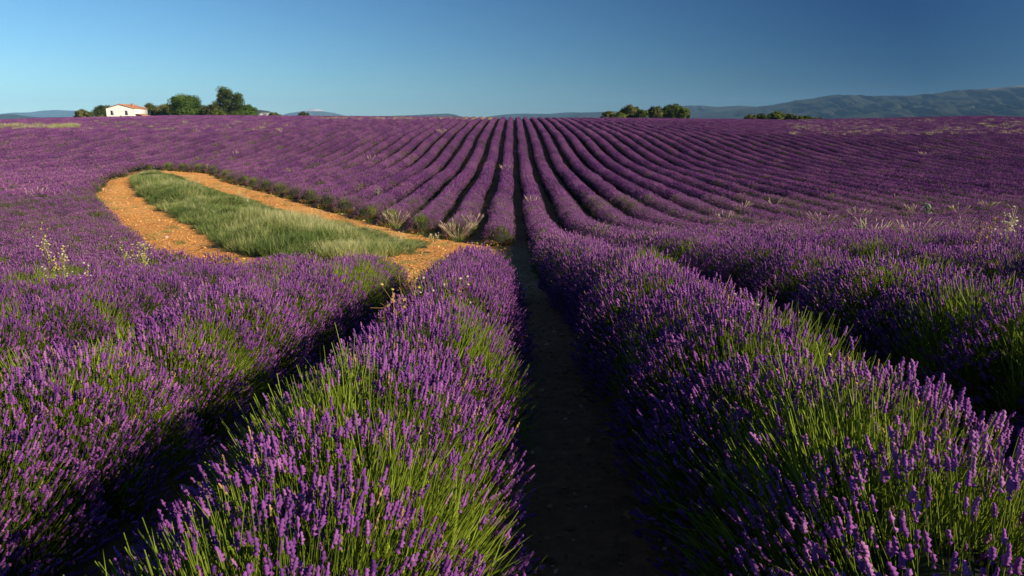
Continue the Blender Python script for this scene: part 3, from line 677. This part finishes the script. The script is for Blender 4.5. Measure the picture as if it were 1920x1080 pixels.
# ------------------------------------------------------------------ trees
BARK = flat('bark', (.10, .075, .055), .95, .3)
LEAVES = {
    'olive': plant_mat('olive_leaves', [(0, (.045, .060, .018)), (.5, (.115, .130, .040)), (1, (.21, .21, .075))], .2, .7, .1),
    'green': plant_mat('green_leaves', [(0, (.035, .072, .014)), (.5, (.090, .160, .028)), (1, (.16, .24, .05))], .25, .7, .1),
    'pine': plant_mat('pine_needles', [(0, (.026, .050, .015)), (.5, (.070, .105, .028)), (1, (.14, .17, .045))], .2, .7, .1),
    'lime': plant_mat('lime_leaves', [(0, (.06, .085, .012)), (.5, (.13, .17, .028)), (1, (.21, .24, .05))], .3, .7, .1)}
def tree(name, px, w_px, top, dist, kind, label, cat='tree', group=None, lobes=None, tops=None, seed=1, flat_top=False, leaf=.34, nl=46, dens=100):
    rg = np.random.default_rng(seed); b_ = atd(px, dist); scp = dist / F / 1.0255
    H = (HORIZON - top) * dist / F - b_[2]; Wd = w_px * scp
    root = empty(name, tuple(b_))
    tag(root, label, cat, group)
    # trunk and limbs
    mb = MB(); r0 = max(.06, H * .035)
    th = H * .5
    def limb(a, c, ra, rb):
        d = np.array(c) - np.array(a); fr = frames_from(d[None], rg=rg); L = np.linalg.norm(d)
        k = 6; an = np.arange(k) * 2 * np.pi / k
        T = np.concatenate([np.stack([np.cos(an) * ra, np.sin(an) * ra, an * 0], -1), np.stack([np.cos(an) * rb, np.sin(an) * rb, an * 0 + L], -1)])
        Wv = T @ fr[0].T + np.array(a); mb.add(Wv, np.array([(i, (i + 1) % k, (i + 1) % k + k, i + k) for i in range(k)]), 0)
    limb((0, 0, -.3), (0.05 * H, 0, th * .55), r0, r0 * .75); limb((0.05 * H, 0, th * .55), (0, 0, th), r0 * .75, r0 * .5)
    # crown lobes
    if lobes is None:
        lobes = []
        low = .04
        for _ in range(nl):
            d = dome_dirs(1, rg, -.8)[0]; lr = rg.uniform(.07, .20) * min(Wd, H * 1.2); q = rg.uniform(.3, 1) ** .5
            ex, ez = Wd * .5 - lr * .7, H * (.5 - low * .5) - lr * .7
            lobes.append((d[0] * ex * q, d[1] * ex * q, H * (.5 + low * .5) + d[2] * ez * q, lr))
    for lx, ly, lz, lr in lobes[:9]: limb((0, 0, th * .6), (lx * .8, ly * .8, lz), r0 * .35, r0 * .1)
    link('trunk', mb.build('trunk', [BARK]), root)
    cb = MB(); O, D_, T_, S_ = [], [], [], []
    for lx, ly, lz, lr in lobes:
        n = int(dens * max(.5, lr) ** 1.3) + 40; d = dome_dirs(n, rg, -.9); q = rg.uniform(.5, 1.35, n) ** .8
        O.append(np.array([lx, ly, lz]) + d * q[:, None] * lr * [1, 1, .85]); D_.append(d + rg.normal(0, .6, (n, 3)))
        T_.append(np.clip(rg.uniform(.1, .9) + rg.normal(0, .18, n), 0, 1)); S_.append(leaf * rg.uniform(.6, 1.2, n))
    O, D_, T_, S_ = map(np.concatenate, (O, D_, T_, S_))
    O[:, 2] = np.maximum(O[:, 2], .15)
    QV = np.array([(-.5, -.35, 0), (.5, -.35, 0.08), (.6, .35, 0), (-.4, .4, .1)])
    cb.stamp(QV, np.array([(0, 1, 2, 3)]), O, frames_from(D_, rg=rg), np.repeat(S_[:, None], 3, 1), 0, T_)
    # dense inner mass of each lobe so that little light passes
    for lx, ly, lz, lr in lobes:
        V, Fq = [], []
        for i in range(5):
            el = -1.5 + 3.0 * i / 4
            for j in range(7):
                k = rg.uniform(.40, .66); an = 2 * math.pi * j / 7
                V.append((lx + lr * k * math.cos(el) * math.cos(an), ly + lr * k * math.cos(el) * math.sin(an), max(.1, lz + lr * .8 * k * math.sin(el))))
        for i in range(4):
            for j in range(7): Fq.append((i * 7 + j, i * 7 + (j + 1) % 7, (i + 1) * 7 + (j + 1) % 7, (i + 1) * 7 + j))
        cb.add(V, np.array(Fq), 0, .25)
    link('crown', cb.build('crown', [LEAVES[kind]]), root)
    return root
GL = 'trees beside the farmhouse'
tree('round_shrub', 157, 33, 204.5, 285, 'olive', 'rounded olive-green shrub standing alone left of the white farmhouse', 'shrub', None, seed=1)
tree('broadleaf_tree', 198, 46, 196.5, 315, 'pine', 'dark spreading tree tucked behind the left wall of the farmhouse', seed=2)
tree('low_shrub', 190, 14, 213, 288, 'olive', 'small pale green bush against the left corner of the farmhouse', 'shrub', seed=3)
tree('oak_tree', 284, 32, 194.5, 318, 'olive', 'low oak directly right of the farmhouse roof', seed=4)
tree('oak_tree', 308, 38, 192.5, 312, 'olive', 'grey-green oak between the farmhouse and the big round tree', seed=5)
tree('round_tree', 350, 62, 177, 300, 'green', 'large round bright green tree right of the farmhouse', seed=6, nl=80)
tree('oak_tree', 388, 30, 197, 312, 'olive', 'low dark oak filling the gap between round tree and tall pine', seed=7)
tree('oak_tree', 404, 34, 195, 298, 'olive', 'brownish green oak at the left foot of the tall pine', seed=8)
tree('low_shrub', 408, 34, 206, 288, 'lime', 'pale yellow-green bush in front of the tall pine', 'shrub', seed=9)
# stone pine: stacked flat cushions
dpx = 300 / F
pl = []
for (cxp, cyp, rp, k) in [(430, 178, 13, 5), (423, 182, 10, 4), (441, 184, 12, 5), (417, 190, 10, 4), (432, 190, 13, 5), (448, 192, 11, 4), (413, 197, 9, 3), (428, 200, 13, 5), (445, 203, 13, 5), (436, 212, 15, 5), (420, 211, 12, 4)]:
    for q in range(k):
        pl.append(((cxp - 432 + rng.normal(0, rp * .35)) * dpx, rng.normal(0, rp * .35) * dpx, (HORIZON - cyp + rng.normal(0, rp * .2)) * 300 / F - float(ground(-110, 300)), rp * dpx * rng.uniform(.45, .7)))
tree('pine_tree', 432, 52, 170, 300, 'pine', 'tall dark pine with layered domed crown, highest tree in view', seed=10, lobes=pl)
tree('oak_tree', 461, 44, 193, 306, 'green', 'sloping green tree at the right shoulder of the tall pine', seed=11)
tree('low_shrub', 472, 22, 208, 290, 'green', 'small dark bush at the right end of the farmhouse trees', 'shrub', seed=12)
tree('low_shrub', 515, 26, 211.5, 292, 'olive', 'low spreading bush below the pale cliff hill', 'shrub', seed=13)
tree('small_tree', 570, 20, 210, 290, 'pine', 'lone small tree in front of the bare-topped mountain', seed=14)
tree('broadleaf_tree', 1142, 36, 208.5, 265, 'olive', 'low olive tree at the left end of the right-hand clump', seed=20)
tree('low_shrub', 1163, 24, 210, 258, 'lime', 'pale leafy shrub second from left in the right-hand clump', 'shrub', seed=21)
tree('broadleaf_tree', 1181, 42, 197.5, 268, 'olive', 'light green domed tree rising left of the gap in the right-hand clump', seed=22)
tree('broadleaf_tree', 1203, 28, 206, 262, 'pine', 'dark low tree just left of the gap in the right-hand clump', seed=23)
tree('broadleaf_tree', 1228, 34, 198.5, 266, 'olive', 'upright olive tree just right of the gap in the right-hand clump', seed=24)
tree('broadleaf_tree', 1260, 46, 195.5, 270, 'pine', 'broad dark tree, highest of the right-hand clump', seed=25, nl=60)
tree('broadleaf_tree', 1282, 24, 200, 262, 'lime', 'yellow-green tree at the right end of the right-hand clump', seed=26)
for i, (px, wd, tp, kd, lb) in enumerate([(1408, 28, 215, 'olive', 'low olive shrub at the left end of the hedge below the mountain'), (1430, 30, 213, 'pine', 'dark shrub second from left in the hedge below the mountain'), (1457, 34, 208.5, 'lime', 'tallest yellow-green shrub of the hedge below the mountain'), (1482, 30, 213, 'olive', 'olive shrub right of the tallest one in the hedge below the mountain'), (1505, 32, 217, 'lime', 'low pale shrub near the right end of the hedge below the mountain'), (1530, 26, 220, 'olive', 'lowest shrub at the right end of the hedge below the mountain')]):
    tree('hedge_shrub', px, wd, tp, 268, kd, lb, 'shrub', 'hedge shrubs below the mountain', seed=30 + i)

# ------------------------------------------------------------------ farmhouse
WALL = flat('cream_render', (.95, .94, .88), .9, .05, .4)
WHITE = flat('white_render', (.84, .82, .76), .9, .04, .4)
FRAME = flat('window_frame', (.75, .73, .70), .6, .03)
SHUT = flat('grey_shutter', (.46, .42, .46), .7, .08)
m, t, b = mat('window_glass', .1); GLASS = m; b.inputs['Base Color'].default_value = (.02, .025, .03, 1)
m, t, b = mat('terracotta_tiles', .85); TILE = m
tc = N(t, 'ShaderNodeTexCoord'); n1 = N(t, 'ShaderNodeTexNoise', Scale=2.5, Detail=6.0, Roughness=.8); t.links.new(tc.outputs['Object'], n1.inputs['Vector'])
t.links.new(ramp(t, n1.outputs['Fac'], [(.35, (.34, .15, .085)), (.5, (.50, .24, .14)), (.65, (.62, .36, .22))]), b.inputs['Base Color'])
D = 290.0; u = D / F / 1.0255
hx = (227 - CX) * u; gz = float(ground(hx, D)); hz = lambda py: (HORIZON - py) * D / F - gz     # heights above the house ground
house = empty('farmhouse', (hx, D, gz), R(0))
tag(house, 'white single-storey farmhouse with terracotta gabled roof among trees', 'house')
w2 = 24.3 * u; eave, ridge_h = hz(204.3), hz(197.3); Ld = 15.0; 
# local frame: gable wall faces the camera, long side wall turned into view on the right
house.rotation_euler = (0, 0, R(8))
cosr = .935; gw = 46.5 * u / cosr / 2           # half width of the gable
def hp(name, fn, mats, parent=house):
    mb = MB(); fn(mb); return link(name, mb.build(name, mats), parent)
def gable(mb):
    mb.add([(-gw, 0, -.5), (gw, 0, -.5), (gw, 0, eave), (0, 0, ridge_h), (-gw, 0, eave)], [np.array([(0, 1, 2, 3, 4)])])
    mb.add([(-gw, Ld, -.5), (gw, Ld, -.5), (gw, Ld, eave), (0, Ld, ridge_h), (-gw, Ld, eave)], [np.array([(4, 3, 2, 1, 0)])])
    mb.add([(-gw, 0, -.5), (-gw, Ld, -.5), (-gw, Ld, eave), (-gw, 0, eave)], [np.array([(3, 2, 1, 0)])])
hp('gable_wall', gable, [WALL])
hp('side_wall', lambda mb: box(mb, gw - .02, gw + .003, .01, Ld - .01, -.5, eave - .005), [WHITE])
def roof(mb):
    ov, th = .35, .16
    for sgn in (-1, 1):
        e0 = np.array([sgn * (gw + ov), eave - ov * (ridge_h - eave) / gw + .04]); r1 = np.array([0, ridge_h + .04])
        V = []
        for y in (-ov, Ld + ov):
            V += [(e0[0], y, e0[1]), (r1[0], y, r1[1]), (r1[0], y, r1[1] + th), (e0[0], y, e0[1] + th)]
        mb.add(V, np.array([(0, 1, 2, 3), (7, 6, 5, 4), (0, 4, 5, 1), (3, 2, 6, 7), (0, 3, 7, 4)]))
rf = hp('roof', roof, [TILE])
def tile_rolls(mb):                                   # rounded tile ribs running down both slopes
    sl = math.hypot(gw + .35, (ridge_h - eave) * (gw + .35) / gw)
    for sgn in (-1, 1):
        for y in np.arange(-.2, Ld + .3, .42):
            d = np.array([sgn * gw, 0, -(ridge_h - eave)]); d /= np.linalg.norm(d)
            T, Fq = spike_template([1, 1], 6)
            fr = frames_from(d[None], np.zeros(1)); mb.stamp(T, Fq, np.array([[0, y, ridge_h + .2]]), fr, np.array([[.09, .09, sl]]), 0)
hp('tile_ribs', tile_rolls, [TILE], rf)
def chim(mb):
    box(mb, gw * .42, gw * .42 + .7, Ld * .42, Ld * .42 + .7, eave, ridge_h + .35); box(mb, gw * .42 - .08, gw * .42 + .78, Ld * .42 - .08, Ld * .42 + .78, ridge_h + .352, ridge_h + .47)
hp('chimney', chim, [TILE], rf)
for wx_ in (-gw * .56, gw * .46):
    z0_, z1_ = hz(215.6), hz(208.2)
    fr_ = hp('window', lambda mb: (box(mb, wx_ - .62, wx_ + .42, -.03, .05, z0_, z1_)), [GLASS])
    def rim(mb):
        for a0, a1, b0, b1 in ((wx_ - .70, wx_ + .50, z1_, z1_ + .1), (wx_ - .72, wx_ + .52, z0_ - .1, z0_), (wx_ - .70, wx_ - .62, z0_, z1_), (wx_ + .42, wx_ + .50, z0_, z1_), (wx_ - .13, wx_ - .07, z0_ + .001, z1_ - .001)): box(mb, a0, a1, -.06, .02, b0, b1)
    hp('frame', rim, [FRAME], fr_)
    hp('shutter', lambda mb: box(mb, wx_ + .0, wx_ + .48, -.14, -.07, z0_, z1_), [SHUT], fr_)
# lean-to with its own tiled roof beside the long wall
lx0, lx1 = gw + .03, gw + 3.6
hp('annex_wall', lambda mb: (box(mb, lx0, lx1 - .3, .8, 7.4, -.5, hz(216.4) - .3)), [WHITE])
def aroof(mb):
    za, zb = hz(214.0), hz(217.6)
    V = [(lx0, .3, za), (lx1 + .2, .3, zb), (lx1 + .2, 7.8, zb), (lx0, 7.8, za)]; V += [(x, y, z + .15) for x, y, z in V]
    mb.add(V, np.array([(3, 2, 1, 0), (4, 5, 6, 7), (0, 1, 5, 4), (1, 2, 6, 5), (2, 3, 7, 6), (3, 0, 4, 7)]))
hp('annex_roof', aroof, [TILE])
tree('low_shrub', 226, 9, 216.5, 283, 'olive', 'tiny bush in front of the farmhouse gable between its windows', 'shrub', seed=60, nl=8, dens=60)

# ------------------------------------------------------------------ feather grass tufts and tall weeds in the rows
def plume_tuft(label, px, py, h, n, seed, spread=.28, pale=True, green=.0, lift=.72, group=None, name='feather_grass', cat='grass tuft', headup=.05):
    """clump of pale seed plumes on curved stalks; px, py = where its base shows"""
    q = at(px, py, lift); rg = np.random.default_rng(seed)
    root = empty(name, (q[0], q[1], q[2])); tag(root, label, cat, group)
    a = rg.uniform(0, 2 * np.pi, n); r_ = spread * .5 * np.sqrt(rg.random(n))
    o_ = np.stack([np.cos(a) * r_, np.sin(a) * r_, np.full(n, lift - .1)], -1)
    d = np.stack([np.cos(a) * spread * 2.2, np.sin(a) * spread * 2.2, np.ones(n)], -1) + rg.normal(0, .12, (n, 3)); d /= np.linalg.norm(d, axis=1, keepdims=True)
    L = h * rg.uniform(.65, 1.1, n)
    s_ = MB(); wst = max(.004, q[1] * .00016)
    s_.stamp(*ROD, o_, frames_from(d, rg=rg), np.stack([np.full(n, wst), np.full(n, wst), L], -1), 0, rg.random(n))
    m_ = int(n * (1.2 + 4 * green)); a2 = rg.uniform(0, 2 * np.pi, m_); d2 = np.stack([np.cos(a2) * .6, np.sin(a2) * .6, np.ones(m_)], -1); f2 = frames_from(d2, rg=rg)
    o2 = np.stack([np.cos(a2) * .08, np.sin(a2) * .08, np.full(m_, lift - .25)], -1); l2 = h * rg.uniform(.4, .8, m_); s2 = np.stack([np.full(m_, .007 + q[1] * .0001), l2 * .4, l2], -1)
    s_.stamp(BLADE[0], BLADE[1], o2, f2, s2, 1, rg.random(m_)); s_.stamp(BLADE[0], BLADE[2], o2, f2, s2, 1, rg.random(m_))
    link('stalks', s_.build('stalks', [DRYGRASS, GRASS]), root)
    p_ = MB(); T = spike_template([.3, 1, .9, .15], 5); pw = max(.010, q[1] * .00036)
    dd_ = d + [0.08, 0, headup]; 
    p_.stamp(*T, o_ + d * L[:, None], frames_from(dd_, rg=rg), np.stack([np.full(n, pw), np.full(n, pw), rg.uniform(.14, .26, n)], -1), 0, rg.uniform(.5, 1, n))
    link('plumes', p_.build('plumes', [DRYGRASS]), root)
    return root
PL = [
 ('pale feathery tuft with brown base at a row end beside the track', 743, 418, .50, 34, .42, .2),
 ('pale feathery tuft on the row end nearest the track tip', 858, 440, .50, 34, .40, .2),
 ('thin pale plumes crowning the row behind the nearest feathery tuft', 888, 418, .40, 16, .35, .0),
 ('small pale plumes on the first row right of the furrow, mid-distance', 1000, 380, .40, 12, .4, .0),
 ('cluster of upright pale plumes on the right-hand rows, mid-distance', 1360, 416, .40, 12, .25, .0),
 ('pinkish plumes behind the upright cluster on the right-hand rows', 1392, 392, .42, 16, .4, .1),
 ('tiny pale plumes on a row crest above the pinkish plumes', 1452, 385, .40, 7, .3, .1),
 ('left tuft of a broad patch of arching pale grass, right field', 1545, 418, .50, 16, .45, .3),
 ('arching pale and green tuft uppermost in the right field patch', 1608, 405, .50, 20, .5, .6),
 ('upright yellow-green grass tuft low in the right field patch', 1648, 438, .48, 18, .42, 1.0),
 ('two thick pale plumes left of the upright yellow-green tuft', 1624, 444, .40, 5, .25, .0),
 ('peach coloured grass tuft right of the upright yellow-green tuft', 1716, 440, .48, 18, .4, .1),
 ('short pale tuft left of the silvery thistle, right field', 1712, 400, .42, 12, .3, .0),
 ('loose pale tuft right of the silvery thistle, right field', 1800, 398, .48, 14, .4, .4),
 ('low spreading straw-coloured tuft near the right edge', 1852, 387, .36, 26, .55, .2),
 ('small pale tuft above the tall dry weed at right', 1806, 430, .36, 8, .3, .0),
 ('single pale plume standing in the right field', 1676, 378, .40, 3, .2, .0),
 ('pale plumes on the row beyond the track, left of centre', 696, 300, .5, 8, .3, .0),
 ('pale plumes on the left rows just below the skyline', 828, 248, .6, 12, .5, .0),
 ('pale tuft crowning the central row far ahead', 948, 318, .5, 12, .4, .0),
 ('thin pale plumes in lavender left of the orange track', 68, 364, .5, 9, .5, .0),
 ('small pinkish plumes on the left rows above the track', 440, 290, .45, 6, .4, .0),
 ('pale arching plumes in the far right field below the dry corner', 1735, 290, .5, 12, .6, .0),
]
for i, (lb, px, py, h, n_, spr, gr) in enumerate(PL): plume_tuft(lb, px, py, h, n_, 700 + i, spr, green=gr)
def weed(label, px, py, h, seed, stems=6, width=.25, petals=YELLOW, nf=26, leafm=WEEDSTEM, lift=.5, name='flowering_weed', fs=.016, cat='wildflower', second=None):
    q = at(px, py, lift); rg = np.random.default_rng(seed)
    root = empty(name, (q[0], q[1], q[2])); tag(root, label, cat)
    s_ = MB(); tips = []
    for k in range(stems):
        a = rg.uniform(0, 6.28); d = np.array([math.cos(a) * width * rg.uniform(.2, 1), math.sin(a) * width * rg.uniform(.2, 1), 1.0]); L = (h + lift) * rg.uniform(.65, 1)
        wst = max(.004, q[1] * .00018)
        s_.stamp(*ROD, np.zeros((1, 3)), frames_from(d[None], rg=rg), np.array([[wst, wst, L]]), 0, rg.random(1))
        d /= np.linalg.norm(d); m_ = 14
        tt = rg.uniform(.35, 1, m_); P_ = d * (tt * L)[:, None]; D2 = rg.normal(0, .7, (m_, 3)) + [0, 0, .8]; l2 = rg.uniform(.05, .16, m_)
        fr = frames_from(D2, rg=rg); s_.stamp(*ROD, P_, fr, np.stack([np.full(m_, wst * .6)] * 2 + [l2], -1), 0, rg.random(m_))
        l3 = rg.uniform(.03, .08, m_); s_.stamp(BLADE[0], BLADE[1], P_, frames_from(D2 + rg.normal(0, .5, (m_, 3)), rg=rg), np.stack([l3 * .22, l3 * .3, l3], -1), 0, rg.random(m_))
        tips.append(P_ + fr[:, :, 2] * l2[:, None]); tips.append(P_[-1:] * 0 + d * L)
    link('stems', s_.build('stems', [leafm]), root)
    tips = np.concatenate(tips); tips = tips[tips[:, 2] > lift * .7]; sel = rg.choice(len(tips), min(nf, len(tips)), replace=False); T_ = tips[sel]
    disc = spike_template([.2, 1, .8, .25], 6)
    f_ = MB(); f_.stamp(*disc, T_, frames_from(rg.normal(0, .5, (len(T_), 3)) + [0, -.2, 1], rg=rg), np.repeat((fs * rg.uniform(.7, 1.3, len(T_)))[:, None], 3, 1) * [1, 1, .9], 0, rg.random(len(T_)))
    mt = [petals]
    if second:
        half = len(T_) // 2; f_ = MB()
        for mi_, sl_ in ((0, slice(0, half)), (1, slice(half, None))):
            k = len(T_[sl_]); f_.stamp(*disc, T_[sl_], frames_from(rg.normal(0, .5, (k, 3)) + [0, -.2, 1], rg=rg), np.repeat((fs * rg.uniform(.7, 1.3, k))[:, None], 3, 1), mi_, rg.random(k))
        mt = [petals, second]
    link('blossoms', f_.build('blossoms', mt), root)
    return root
weed('tall loose weed with small yellow and cream flowers at far left', 118, 548, 1.0, 801, 8, .17, PALEFL, 110, second=YELLOW, fs=.017)
weed('shorter cream-flowered weed just right of the tall left one', 156, 556, .55, 802, 4, .25, PALEFL, 18, fs=.016)
weed('broad cream-flowered weed in the lavender below the track', 262, 532, .75, 803, 10, .33, PALEFL, 140, second=YELLOW, fs=.016)
weed('small cream-flowered weed near the lower edge of the track', 225, 474, .55, 804, 4, .3, PALEFL, 14, fs=.02)
weed('dry weed with tan and cream heads leaning over the left furrow', 772, 560, .26, 805, 8, .55, PALEFL, 34, second=YELLOW, fs=.014, lift=.75, leafm=BROWN)
weed('weed with yellow heads on the edge of the left furrow', 745, 575, .14, 806, 5, .5, YELLOW, 12, fs=.014, lift=.75, leafm=BROWN)
weed('two-headed yellow flower standing against the dark furrow at right', 1368, 572, .14, 807, 3, .12, YELLOW, 6, fs=.017, lift=.80, leafm=BROWN)
weed('white-headed flower right of the yellow one at the dark furrow', 1396, 580, .20, 808, 2, .1, PALEFL, 5, fs=.013, lift=.80, leafm=BROWN)
weed('yellow-green flowering sprig on the row below the dark furrow', 1452, 622, .12, 809, 5, .5, YELLOW, 10, fs=.010, lift=.85, leafm=STEM)
weed('tall straw-coloured weed with pale seed heads at right', 1872, 482, .85, 810, 7, .22, PALEFL, 60, leafm=DRYGRASS, fs=.022)
weed('thin brown weed left of the tall straw-coloured one', 1836, 498, .6, 811, 6, .25, BROWN, 30, leafm=BROWN, fs=.018)
weed('silvery green thistle standing in the right field', 1739, 405, .6, 812, 6, .3, SILVER, 40, leafm=SILVER, fs=.07, name='thistle', cat='thistle')
weed('silvery thistle left of the upright yellow-green tuft', 1608, 447, .65, 813, 5, .2, SILVER, 34, leafm=SILVER, fs=.06, name='thistle', cat='thistle')
weed('silvery thistle on the left rows above the track', 708, 362, .60, 814, 4, .15, SILVER, 18, leafm=SILVER, fs=.05, name='thistle', cat='thistle')
weed('pale yellow-green weed at the row ends on the top edge of the track', 389, 322, .7, 815, 6, .2, WEEDSTEM, 20, leafm=WEEDSTEM, fs=.05, lift=.1)
weed('yellow-green weed in the left rows above the row-end bushes', 541, 325, .55, 816, 7, .25, WEEDSTEM, 20, leafm=WEEDSTEM, fs=.05)
weed('white-flowered weed among the row ends at the track tip', 812, 452, .35, 817, 12, .8, PALEFL, 50, leafm=WEEDSTEM, fs=.028, lift=.15)

weed('brownish tall weed standing in the middle of the green grass strip', 527, 448, .75, 818, 9, .3, BROWN, 60, leafm=BROWN, fs=.04, lift=.3)
weed('thin straw weed at the upper left end of the grass strip', 300, 345, .7, 819, 6, .3, PALEFL, 20, leafm=WEEDSTEM, fs=.04, lift=.3)

# ------------------------------------------------------------------ a few pale stones
m, t, b = mat('pale_stone', .9); b.inputs['Base Color'].default_value = (.62, .55, .46, 1); STONE = m
for i, (px, py, s_, lb, lift) in enumerate([(883, 288, .16, 'pale stone in the third furrow left of centre', .0), (939, 264, .13, 'upper of two pale stones in the furrow left of the central row', .0), (938, 272, .13, 'lower of two pale stones in the furrow left of the central row', .0), (966, 284, .12, 'small pale stone in the dark central furrow far ahead', .0), (312, 447, .16, 'white stone lying on the orange track', .06)]):
    q = at(px, py, lift + .02)
    me = bpy.data.meshes.get('pale_stone')
    if me is None: me = clod(550); me.name = 'pale_stone'; me.materials.clear(); me.materials.append(STONE)
    o = link('pale_stone', me, None, (q[0], q[1], q[2] + lift + .03)); o.scale = (s_ * 1.4, s_, s_); o.rotation_euler = (0, 0, i * 1.3)
    tag(o, lb, 'stone')
